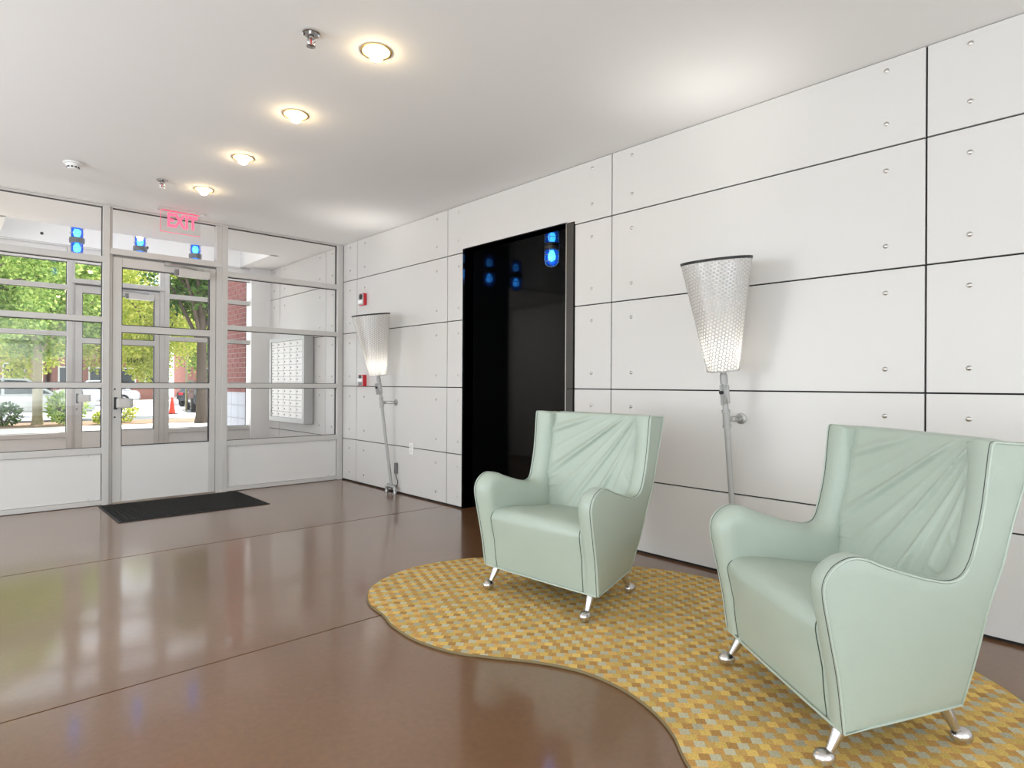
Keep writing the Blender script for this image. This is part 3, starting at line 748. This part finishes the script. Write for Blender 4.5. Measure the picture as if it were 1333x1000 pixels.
# ================================================================== CEILING FIXTURES
def make_downlight():
    t = thing('downlight', 'x', 'downlight')
    MB().lathe([(.066, .004), (.066, -.005), (.074, -.006), (.0765, -.002), (.0765, .0)], (0, 0, 0), (0, 0, 1), 40, False, False).build('trim_ring', 'brass', t, 40)
    MB().lathe([(.067, .002), (.050, .055), (.030, .095), (.0005, .10)], (0, 0, 0), (0, 0, 1), 40, False, False).build('reflector', 'clear_white', t, 60)
    MB().lathe([(.016, .096), (.018, .040), (.030, .014), (.0345, -.010), (.0335, -.026), (.026, -.040), (.012, -.048), (.0005, -.049)], (0, 0, 0), (0, 0, 1), 24, False, False).build('reflector_bulb', 'bulb', t, 60)
    return t
dl = make_downlight(); dnames = ['nearest the two armchairs', 'second along the row from the armchairs', 'third along the row from the armchairs', 'nearest the exit sign']
for i, (x, y) in enumerate(DL):
    o = dl if i == 0 else copy_tree(dl); o.location = (x, y, CH)
    tag(o, 'round recessed ceiling downlight with glowing bulb, ' + dnames[i], 'downlight', 'row of recessed downlights')
def make_sprinkler():
    t = thing('sprinkler', 'x', 'sprinkler')
    MB().lathe([(.026, 0), (.041, -.003), (.041, -.009), (.036, -.011), (.030, -.006), (.014, -.006)], (0, 0, 0), (0, 0, 1), 24).build('escutcheon', 'chrome', t, 40)
    MB().lathe([(.013, -.004), (.013, -.03), (.009, -.034)], (0, 0, 0), (0, 0, 1), 14).build('nozzle', 'chrome', t, 40)
    for s in (-1, 1): MB().tube(catmull([(s*.012, 0, -.026), (s*.017, 0, -.038), (s*.011, 0, -.055), (s*.002, 0, -.062)], 4), .0035, 6).build('frame_arm', 'chrome', t, 60)
    MB().lathe([(.003, -.034), (.003, -.058)], (0, 0, 0), (0, 0, 1), 8).build('glass_bulb', 'red_plastic', t, 40)
    MB().lathe([(.005, -.060), (.021, -.064), (.021, -.067), (.004, -.069)], (0, 0, 0), (0, 0, 1), 20).build('deflector', 'chrome', t, 40)
    return t
s1 = make_sprinkler(); s2 = copy_tree(s1)
s1.location = (-2.191, -3.927, CH); s2.location = (-2.161, -1.129, CH)
tag(s1, 'chrome fire sprinkler head beside the downlight over the armchair end', 'sprinkler', 'chrome sprinkler heads')
tag(s2, 'chrome fire sprinkler head near the exit sign', 'sprinkler', 'chrome sprinkler heads')
sd = thing('smoke_detector', 'white round smoke detector on the ceiling near the glazed front', 'detector', (-2.742, -1.105, CH))
MB().lathe([(.055, 0), (.062, -.004), (.062, -.012), (.055, -.016)], n=28).build('base_plate', 'white_plastic', sd, 40)
MB().lathe([(.048, -.016), (.046, -.026), (.040, -.030), (.036, -.044), (.030, -.050), (.001, -.052)], n=28).build('sensor_housing', 'white_plastic', sd, 40)
for k in range(10):
    a = 2*math.pi*k/10; MB().bbox(.0, .006, -.008, .008, -.043, -.033, .001).build('vent_slot', 'seal', sd, loc=(0, 0, 0)).matrix_local = Matrix.Rotation(a, 4, 'Z') @ Matrix.Translation((.034, 0, 0))
# exit sign
ex = thing('exit_sign', 'clear edge-lit exit sign with red letters hanging before the glazed front', 'exit sign', (-1.795, -.235, CH))
MB().bbox(-.205, .205, -.055, .055, -.012, 0, .003).build('ceiling_canopy', 'alu', ex)
pn = MB().bbox(-.172, .172, -.004, .004, -.215, -.010, .0015).build('acrylic_panel', 'acrylic', ex)
o = link('letters', text_mesh('EXIT', .178, .0045, 'exit_red', bold=.0040), ex, loc=(.012, 0, -.105)); o.rotation_euler = (R(90), 0, 0); o.scale = (.72, 1, 1)
eb = MB()
eb.box(-.172, .172, -.0045, .0045, -.216, -.213)
eb.build('lit_bottom_edge', 'exit_edge', pn); MB().box(-.160, .160, -.006, .006, -.0175, -.012).build('lit_top_slot', 'exit_edge', ex)
MB().box(-.1735, -.1715, -.0045, .0045, -.213, -.012).build('lit_side_edge', 'exit_edge', pn)

cvl = thing('cove_fill_light', 'slim unseen fluorescent batten added to light the raised vestibule ceiling', 'light', (-1.7, 1.262, 3.16))  # unseen fixture added to brighten the ceiling recess
MB().bbox(-1.2, 1.2, -.06, -.01, -.03, .03, .006).build('batten', 'white_plastic', cvl)
MB().tube([(-1.18, .012, 0), (1.18, .012, 0)], .016, 10).build('fluorescent_tube', 'tube_light', cvl, 50)
hl = thing('hall_fill_light', 'round unseen ceiling light added to brighten the hall behind the black corridor', 'light', (1.96, -4.70, NZ))  # added out of view to lighten the hall mirrored in the polished wall
MB().lathe([(.20, 0), (.20, -.02), (.17, -.03)], n=28).build('light_base', 'white_plastic', hl, 40)
MB().lathe([(.17, -.03), (.15, -.06), (.08, -.085), (.001, -.09)], n=28).build('light_dome', 'hall_fill_glow', hl, 60)

# ================================================================== WALL DEVICES
fs_ = thing('fire_strobe', 'red fire alarm strobe with clear lens high on the panelled wall', 'alarm', (0, -.492, 2.06))
MB().bbox(-.038, 0, -.06, .06, -.066, .066, .006).build('housing', 'red_plastic', fs_)
MB().bbox(-.042, -.037, -.054, .054, -.060, .060, .002).build('front_plate', 'galv_paint', fs_)
MB().bbox(-.056, -.040, -.045, .045, -.052, -.008, .006).build('strobe_lens', 'clear_white', fs_)
MB().lathe([(.030, 0), (.030, .006), (.012, .010)], (-.0415, 0, .028), (-1, 0, 0), 18).build('sounder_grille', 'seal', fs_, 40)
fp = thing('fire_alarm_station', 'red fire alarm pull station below the strobe, beside the far lamp', 'alarm', (0, -.500, 1.158))
MB().bbox(-.045, 0, -.058, .058, -.062, .064, .006).build('housing', 'red_plastic', fp)
MB().bbox(-.049, -.044, -.052, .052, -.056, .058, .002).build('front_plate', 'galv_paint', fp)
MB().bbox(-.062, -.047, -.05, .05, -.012, .022, .004).build('pull_bar', 'clear_white', fp)
MB().lathe([(.018, 0), (.018, .008)], (-.048, 0, .042), (-1, 0, 0), 14).build('lamp_window', 'seal', fp, 40)
MB().bbox(-.053, -.047, -.03, .03, -.05, -.024, .002).build('key_plate', 'alu_dark', fp)
ot = thing('wall_outlet', 'white double power outlet low on the panelled wall', 'outlet', (0, -1.46, .478))
MB().bbox(-.008, 0, -.037, .037, -.058, .058, .003).build('cover_plate', 'white_plastic', ot)
for z in (-.024, .024):
    r_ = MB().lathe([(.017, 0), (.017, .003)], (-.008, 0, z), (-1, 0, 0), 16).build('receptacle', 'white_plastic', ot, 40)
    for yy in (-.006, .006): MB().box(-.0118, -.0108, yy-.0012, yy+.0012, z-.004, z+.005).build('slot', 'seal', r_)
# mailbox unit in the vestibule
mb = thing('mailbox_unit', 'grey metal bank of small white mailbox doors on the vestibule wall', 'mailbox', (-.012, 1.32, 1.17))
MB().bbox(-.10, 0, -.56, .56, -.56, .56, .006).build('cabinet', 'mail_body', mb)
fr = MB()
for a in ((-.56, .56, .51, .56), (-.56, .56, -.56, -.50), (-.56, -.50, -.50, .51), (.50, .56, -.50, .51)): fr.bbox(-.125, -.099, a[0], a[1], a[2], a[3], .004)
fr.build('surround', 'mail_body', mb)
NC, NRW = 5, 13; dw, dh = 1.0/NC, 1.01/NRW
door_me = MB().bbox(-.010, 0, -dw/2+.005, dw/2-.005, -dh/2+.004, dh/2-.004, .0015).mesh('mailbox_door', 'mail_door')
lock_me = MB().lathe([(.008, 0), (.008, .005), (.005, .006)], (0, 0, 0), (-1, 0, 0), 10).mesh('lock', 'steel_dark', 40)
for i in range(NC):
    for j in range(NRW):
        d_ = link('mailbox_door', door_me, mb, loc=(-.103, -.5+dw*(i+.5), -.50+dh*(j+.5)))
        link('lock', lock_me, d_, loc=(-.010, dw*.28, 0))

# ================================================================== BLUE JAR LAMPS
def make_jar(two):
    t = thing('jar_lamp', 'x', 'lamp')
    def jar(sg, z0, nm='jar'):
        pr = [(.050, 0), (.054, .012), (.055, .07), (.050, .10), (.034, .122), (.014, .132), (.0005, .134)]
        j = MB().lathe(pr, (0, 0, z0), (0, 0, sg), 24, False, False).build('glass_jar', 'blue_jar', t, 60)
        MB().lathe([(.014, .0), (.030, .03), (.034, .06), (.026, .085), (.001, .097)], (0, 0, z0), (0, 0, sg), 16, False, False).build('light_bulb', 'blue_core', j, 60)
        cg = MB()
        for k in range(4):
            a = math.pi/4*(2*k+.6)
            cg.tube([(r_*math.cos(a), r_*math.sin(a), z0+sg*h) for r_, h in ((.064, 0), (.064, .085), (.056, .115), (.036, .136), (.0, .146))], .0028, 6)
        for h, r_ in ((.045, .064), (.10, .0615)):
            cg.tube([(r_*math.cos(2*math.pi*q/20), r_*math.sin(2*math.pi*q/20), z0+sg*h) for q in range(20)], .0026, 6, closed=True)
        cg.build('wire_cage', 'galv', j, 60)
    if two:
        MB().lathe([(.055, -.032), (.068, -.028), (.071, 0), (.068, .028), (.055, .032)], n=24).build('mounting_band', 'alu_dark', t, 40)
        MB().tube([(0, .0, 0), (0, .12, 0)], .014, 10).build('wall_arm', 'alu_dark', t, 50)
        jar(1, .030); jar(-1, -.030)
    else:
        MB().lathe([(.068, 0), (.068, -.026), (.055, -.034)], n=24).build('mounting_base', 'steel_dark', t, 40)
        jar(-1, -.032)
    return t
jc = make_jar(False)
cl = ['at the mouth of the corridor', 'midway into the corridor', 'deepest in the corridor']
for i, x in enumerate((.495, .845, 1.236)):
    o = jc if i == 0 else copy_tree(jc); o.location = (x, -2.903, NZ)
    tag(o, 'caged blue glass jar lamp hanging in the black opening, ' + cl[i], 'lamp', 'blue jar lamps in the black corridor')
jv = make_jar(True)
vl = ['nearest the smoke detector', 'in the middle of the row', 'nearest the brick pier']
for i, x in enumerate((-2.40, -1.81, -1.23)):
    o = jv if i == 0 else copy_tree(jv); o.location = (x, 1.36, 2.640)
    for c_ in o.children:
        if c_.name.startswith('wall_arm'): c_.data = MB().tube([(0, 0, .02), (0, 0, .635)], .009, 8).mesh('stem', 'alu_dark', 50) if i == 0 else jv_stem; jv_stem = c_.data; c_.name = 'stem'
    tag(o, 'double blue glass jar lamp hanging above the vestibule transom, ' + vl[i], 'lamp', 'blue jar lamps in the vestibule')

# ================================================================== OUTSIDE
GZ = -.15
MB().box(-60, 70, 2.36, 14.9, GZ-.3, GZ).build('ground_sidewalk', 'sidewalk', kind='structure')
MB().box(-60, 70, 14.9, 17.2, GZ-.3, GZ+.02).build('ground_planting_bed', 'soil', kind='structure')
MB().box(-60, 70, 17.2, 40, GZ-.3, GZ-.10).build('ground_street', 'asphalt', kind='structure')
MB().box(-60, 70, 40, 60, GZ-.3, GZ).build('ground_far_sidewalk', 'sidewalk', kind='structure')
# brick side wall beside the entrance, brick by brick
bw = MB().box(-.262, -.02, 2.42, 3.30, GZ, 2.75).build('wall_brick_side', 'mortar', kind='structure')
bme = {}
def brick(parent, x0, y0, y1, z0, z1, m):
    k = (round(y1-y0, 3), round(z1-z0, 3), m)
    if k not in bme: bme[k] = MB().bbox(-.006, .02, 0, y1-y0, 0, z1-z0, .0015).mesh('brick', m)
    link('brick' if m == 'brick' else 'stone_block', bme[k], parent, loc=(x0, y0, z0))
z = GZ
while z < .98:
    h = .19; a = 2.425
    for q in range(3): brick(bw, -.264, 2.425+.29*q, 2.425+.29*q+.283, z+.003, z+h-.003, 'stone')
    z += h
k = 0
while z < 2.74:
    a = 2.425 - (.105 if k % 2 else 0)
    while a < 3.30:
        y0, y1 = max(a, 2.425), min(a+.203, 3.298)
        if y1-y0 > .03: brick(bw, -.264, y0, y1, z+.003, min(z+.065, 2.745), 'brick')
        a += .213
    z += .072; k += 1
# trees
def make_tree(name, label, x, y, r_, h, crown, leaves, m, bark, lean=0, seed=1, group='street trees outside the entrance', size=.13):
    rnd = random.Random(seed); t = thing(name, label, 'tree', (x, y, GZ), 0, group)
    MB().tube(catmull([(0, 0, 0), (lean*.2, 0, h*.35), (lean*.6, .05, h*.7), (lean, .1, h)], 4), [r_*1.25]+[r_*(1-.035*i) for i in range(12)], 12).build('trunk', bark, t, 60)
    cx, cy, cz, rx, ry, rz = crown
    br = MB()
    for i in range(9):
        a = rnd.uniform(0, 6.28); e = rnd.uniform(.2, .9)
        st_ = Vector((lean*.7, .05, h*rnd.uniform(.55, .98))); en = Vector((cx+rx*.75*math.cos(a), cy+ry*.75*math.sin(a), cz+rz*(e-.5)))
        mid = (st_+en)/2 + Vector((0, 0, .25)); br.tube(catmull([st_, mid, en], 4), [r_*.42*(1-.09*q) for q in range(9)], 7)
    br.build('branches', bark, t, 60)
    vs = []; fs = []
    clumps = [(Vector((rnd.gauss(0, .5), rnd.gauss(0, .5), rnd.gauss(0, .5))), rnd.uniform(.25, .5)) for _ in range(60)]
    for i in range(leaves):
        c0, cr_ = rnd.choice(clumps)
        p = c0 + Vector((rnd.gauss(0, cr_*.5), rnd.gauss(0, cr_*.5), rnd.gauss(0, cr_*.5)))
        if p.length > 1: p = p/p.length*rnd.uniform(.75, 1)
        p = Vector((cx+p.x*rx, cy+p.y*ry, cz+p.z*rz)); s_ = size*rnd.uniform(.6, 1.3)
        d = Vector((rnd.gauss(0, 1), rnd.gauss(0, 1), rnd.gauss(-.4, .6))).normalized(); e = d.cross(Vector((rnd.gauss(0, 1), rnd.gauss(0, 1), rnd.gauss(0, 1)))).normalized()
        nn = len(vs); vs += [p, p+d*s_*.5+e*s_*.32, p+d*s_, p+d*s_*.5-e*s_*.32]; fs.append((nn, nn+1, nn+2, nn+3))
    f = MB().add(vs, fs); me = bpy.data.meshes.new('foliage'); me.from_pydata([tuple(v) for v in f.v], [], f.f); me.materials.append(MAT[m])
    link('foliage', me, t, kind='stuff')
    return t
make_tree('street_tree', 'leafy tree with pale trunk beside the parked silver car', -1.45, 16.0, .13, 3.6, (0, 0, 4.3, 2.0, 2.2, 2.4), 32000, 'leaf', 'bark_pale', seed=1, size=.115)
make_tree('street_tree', 'thick dark trunked tree seen through the right of the glass door', 2.55, 14.4, .17, 4.2, (.2, .3, 5.3, 2.0, 2.0, 2.0), 12000, 'leaf_dark', 'bark', seed=2, size=.15)
make_tree('street_tree', 'bright yellow-green tree seen through the left of the glass door', 3.0, 22.0, .12, 3.8, (0, 0, 4.2, 2.0, 2.0, 3.0), 20000, 'leaf_yellow', 'bark', seed=3, size=.13)
make_tree('street_tree', 'slim tree close to the entrance with dense low foliage', -3.6, 11.5, .11, 3.2, (.6, 0, 4.1, 2.0, 1.9, 2.0), 24000, 'leaf', 'bark', seed=4, size=.105)
make_tree('street_tree', 'pale green tree on the street beyond the parked silver car', -1.2, 25.4, .15, 4.0, (0, 0, 4.8, 2.0, 2.2, 3.6), 15000, 'leaf_yellow', 'bark', seed=9, size=.18)
make_tree('street_tree', 'distant round green tree across the street', 10.5, 38.5, .18, 3.4, (0, 0, 4.2, 2.8, 2.4, 3.2), 9000, 'leaf', 'bark', seed=5, size=.22)
make_tree('street_tree', 'distant tall tree behind the far cars', 4.4, 42.6, .2, 4, (0, 0, 6.2, 2.8, 2.2, 4.4), 9000, 'leaf_yellow', 'bark', seed=6, size=.25)
make_tree('street_tree', 'distant dark tree far along the street', -2.5, 42.5, .2, 4, (0, 0, 6.5, 3.4, 2.2, 4.4), 9000, 'leaf_dark', 'bark', seed=8, size=.25)
# shrubs in the planting bed
def shrub(label, x, y, rr_, h, n, m, seed):
    rnd = random.Random(seed); t = thing('shrub', label, 'shrub', (x, y, GZ+.02), 0, 'shrubs in the planting bed')
    sm = MB()
    for i in range(6):
        a = rnd.uniform(0, 6.28); sm.tube([(0, 0, 0), (.6*rr_*math.cos(a), .6*rr_*math.sin(a), h*.75)], .012, 5)
    sm.build('stems', 'bark', t)
    vs = []; fs = []
    for i in range(n):
        v = Vector((rnd.gauss(0, 1), rnd.gauss(0, 1), rnd.gauss(0, 1))).normalized()*rnd.uniform(.55, 1.05)
        p = Vector((v.x*rr_, v.y*rr_, h*.55+v.z*h*.5)); s_ = rnd.uniform(.07, .14)
        d = (v+Vector((rnd.gauss(0, .5), rnd.gauss(0, .5), rnd.gauss(.3, .5)))).normalized(); e = d.cross(Vector((rnd.gauss(0, 1), rnd.gauss(0, 1), 1))).normalized()
        nn = len(vs); vs += [p, p+d*s_*.5+e*s_*.3, p+d*s_, p+d*s_*.5-e*s_*.3]; fs.append((nn, nn+1, nn+2, nn+3))
    me = bpy.data.meshes.new('foliage'); me.from_pydata([tuple(v) for v in vs], [], fs); me.materials.append(MAT[m]); link('foliage', me, t, kind='stuff')
shrub('rounded green shrub just right of the pale tree trunk', -.80, 15.6, .50, .92, 900, 'leaf', 11)
shrub('low yellow-green shrub in front of the parked car wheel', .62, 15.9, .42, .55, 500, 'leaf_yellow', 12)
shrub('small low yellowish shrub between the two larger shrubs', -.02, 15.2, .15, .32, 200, 'leaf_yellow', 13)
shrub('dark green shrub left of the pale tree trunk', -2.25, 15.7, .42, .6, 450, 'leaf_dark', 14)
# cars
def car(name, label, x, y, rz, m, L=4.5, group='cars on the street', H=1.5):
    t = thing(name, label, 'car', (x, y, GZ-.10), rz, group); W2 = .88
    k = L/4.5
    body = [(-2.22, .35), (-2.25, .62), (-2.15, .88), (-1.35, .95), (1.2, .97), (2.1, .86), (2.25, .62), (2.2, .32)]
    bm = bmesh.new(); pb = [(a*k, z_) for a, z_ in body]; mbx = MB().prism(pb, 'y', -W2, W2)
    vv = [bm.verts.new(v) for v in mbx.v]; [bm.faces.new([vv[i] for i in f]) for f in mbx.f]
    bmesh.ops.recalc_face_normals(bm, faces=bm.faces[:]); bmesh.ops.bevel(bm, geom=bm.edges[:], offset=.07, segments=3, affect='EDGES')
    MB().frombm(bm).build('body', m, t, 40); bm.free()
    cab = [(-1.75, .92), (-1.25, H-.08), (-.75, H), (.35, H-.02), (1.15, .93)]
    def taper_prism(poly, w0, w1, inset=0):
        vs = []; n = len(poly)
        for s in (-1, 1):
            for a, z_ in poly: vs.append((a*k, s*(w0+(w1-w0)*(z_-.92)/(H-.92)+inset), z_))
        return MB().add(vs, [tuple(range(n)), tuple(range(n, 2*n))]+[(i, (i+1) % n, n+(i+1) % n, n+i) for i in range(n)])
    taper_prism(cab, .84, .66).build('cabin', m, t)
    for pl in ([(-1.5, .96), (-1.17, H-.12), (-.72, H-.07), (-.35, H-.07), (-.35, .96)], [(-.27, .96), (-.27, H-.07), (.30, H-.09), (.95, .97)]):
        taper_prism(pl, .84, .66, .006).build('side_window', 'car_glass', t)
    MB().add([(.42*k, -.62, H-.05), (.42*k, .62, H-.05), (1.19*k, .76, .955), (1.19*k, -.76, .955), (.40*k, -.62, H-.07), (.40*k, .62, H-.07), (1.15*k, .76, .94), (1.15*k, -.76, .94)], [(0,1,2,3), (7,6,5,4), (0,4,5,1), (1,5,6,2), (2,6,7,3), (3,7,4,0)]).build('windscreen', 'car_glass', t)
    for wx in (-1.35*k, 1.38*k):
        for s in (-1, 1):
            wh = MB().lathe([(.20, 0), (.31, .01), (.33, .04), (.33, .18), (.31, .21), (.2, .21)], (wx, s*(W2-.16), .33), (0, s, 0), 24).build('wheel', 'tyre', t, 40)
            MB().lathe([(.19, .205), (.20, .215), (.05, .20), (.045, .225), (.001, .23)], (wx, s*(W2-.16), .33), (0, s, 0), 10).build('wheel_rim', 'rim', wh, 30)
    for s in (-1, 1):
        MB().bbox(2.14*k, 2.24*k, s*.62-.14, s*.62+.14, .62, .76, .03).build('headlight', 'clear_white', t)
        MB().bbox(-2.24*k, -2.14*k, s*.66-.12, s*.66+.12, .66, .80, .03).build('tail_light', 'red_plastic', t)
    return t
car('parked_car', 'silver car parked at the kerb behind the pale tree trunk', -1.75, 20.2, 0, 'car_silver')
car('parked_car', 'dark car parked across the street beyond the traffic cone', 8.1, 33.5, R(60), 'car_dark')
car('parked_car', 'white car parked across the street left of the dark car', 3.0, 36.6, R(175), 'car_silver')
car('parked_car', 'blue-grey car half hidden by the thick tree trunk', 6.2, 26.0, R(80), 'car_dark')
cn = thing('traffic_cone', 'orange-red traffic cone standing on the street', 'cone', (3.86, 23.2, GZ-.10))
MB().box(-.18, .18, -.18, .18, 0, .03).build('cone_base', 'black_rubber', cn)
MB().lathe([(.14, .03), (.13, .06), (.035, .72), (.02, .73)], n=18).build('cone_body', 'cone_red', cn, 40)
pt = thing('sign_post', 'slim grey post standing on the street island', 'post', (5.0, 25.4, GZ-.10))
MB().tube([(0, 0, 0), (0, 0, 3.2)], .05, 10).build('post', 'bark_pale', pt, 40)
MB().lathe([(.11, 0), (.11, .03), (.06, .05)], n=12).build('post_base', 'galv', pt, 40)
# buildings across the street
def building(name, label, x0, x1, y, h, m, floors, nwin, band=None):
    t = thing(name, label, 'building', ((x0+x1)/2, y, GZ)); hw = (x1-x0)/2
    MB().box(-hw, hw, 0, 6, 0, h).build('wall', m, t)
    MB().box(-hw-.15, hw+.15, -.2, 6, h, h+.35).build('cornice', 'far_white', t)
    if band: MB().box(-hw, hw, -.08, 0, band[0], band[1]).build('stone_band', 'tan_wall', t)
    for f in range(floors):
        for q in range(nwin):
            cx_ = -hw + 2*hw*(q+.5)/nwin; z0 = .9+f*h/floors
            wn = MB().box(cx_-.6, cx_+.6, -.1, .0, z0, z0+h/floors*.55).build('window', 'far_white', t)
            MB().box(cx_-.5, cx_+.5, -.13, -.1, z0+.1, z0+h/floors*.55-.1).build('pane', 'car_glass', wn)
building('townhouse', 'long tan rendered building behind the trees across the street', -16, 1.4, 47, 9, 'tan_wall', 3, 6)
building('townhouse', 'red brick building with white windows across the street', 2.0, 9.0, 46, 8, 'far_brick', 3, 4, (3.0, 3.5))
building('townhouse', 'red brick house at the far right of the street', 12.0, 26.0, 50, 9, 'far_brick', 3, 5)
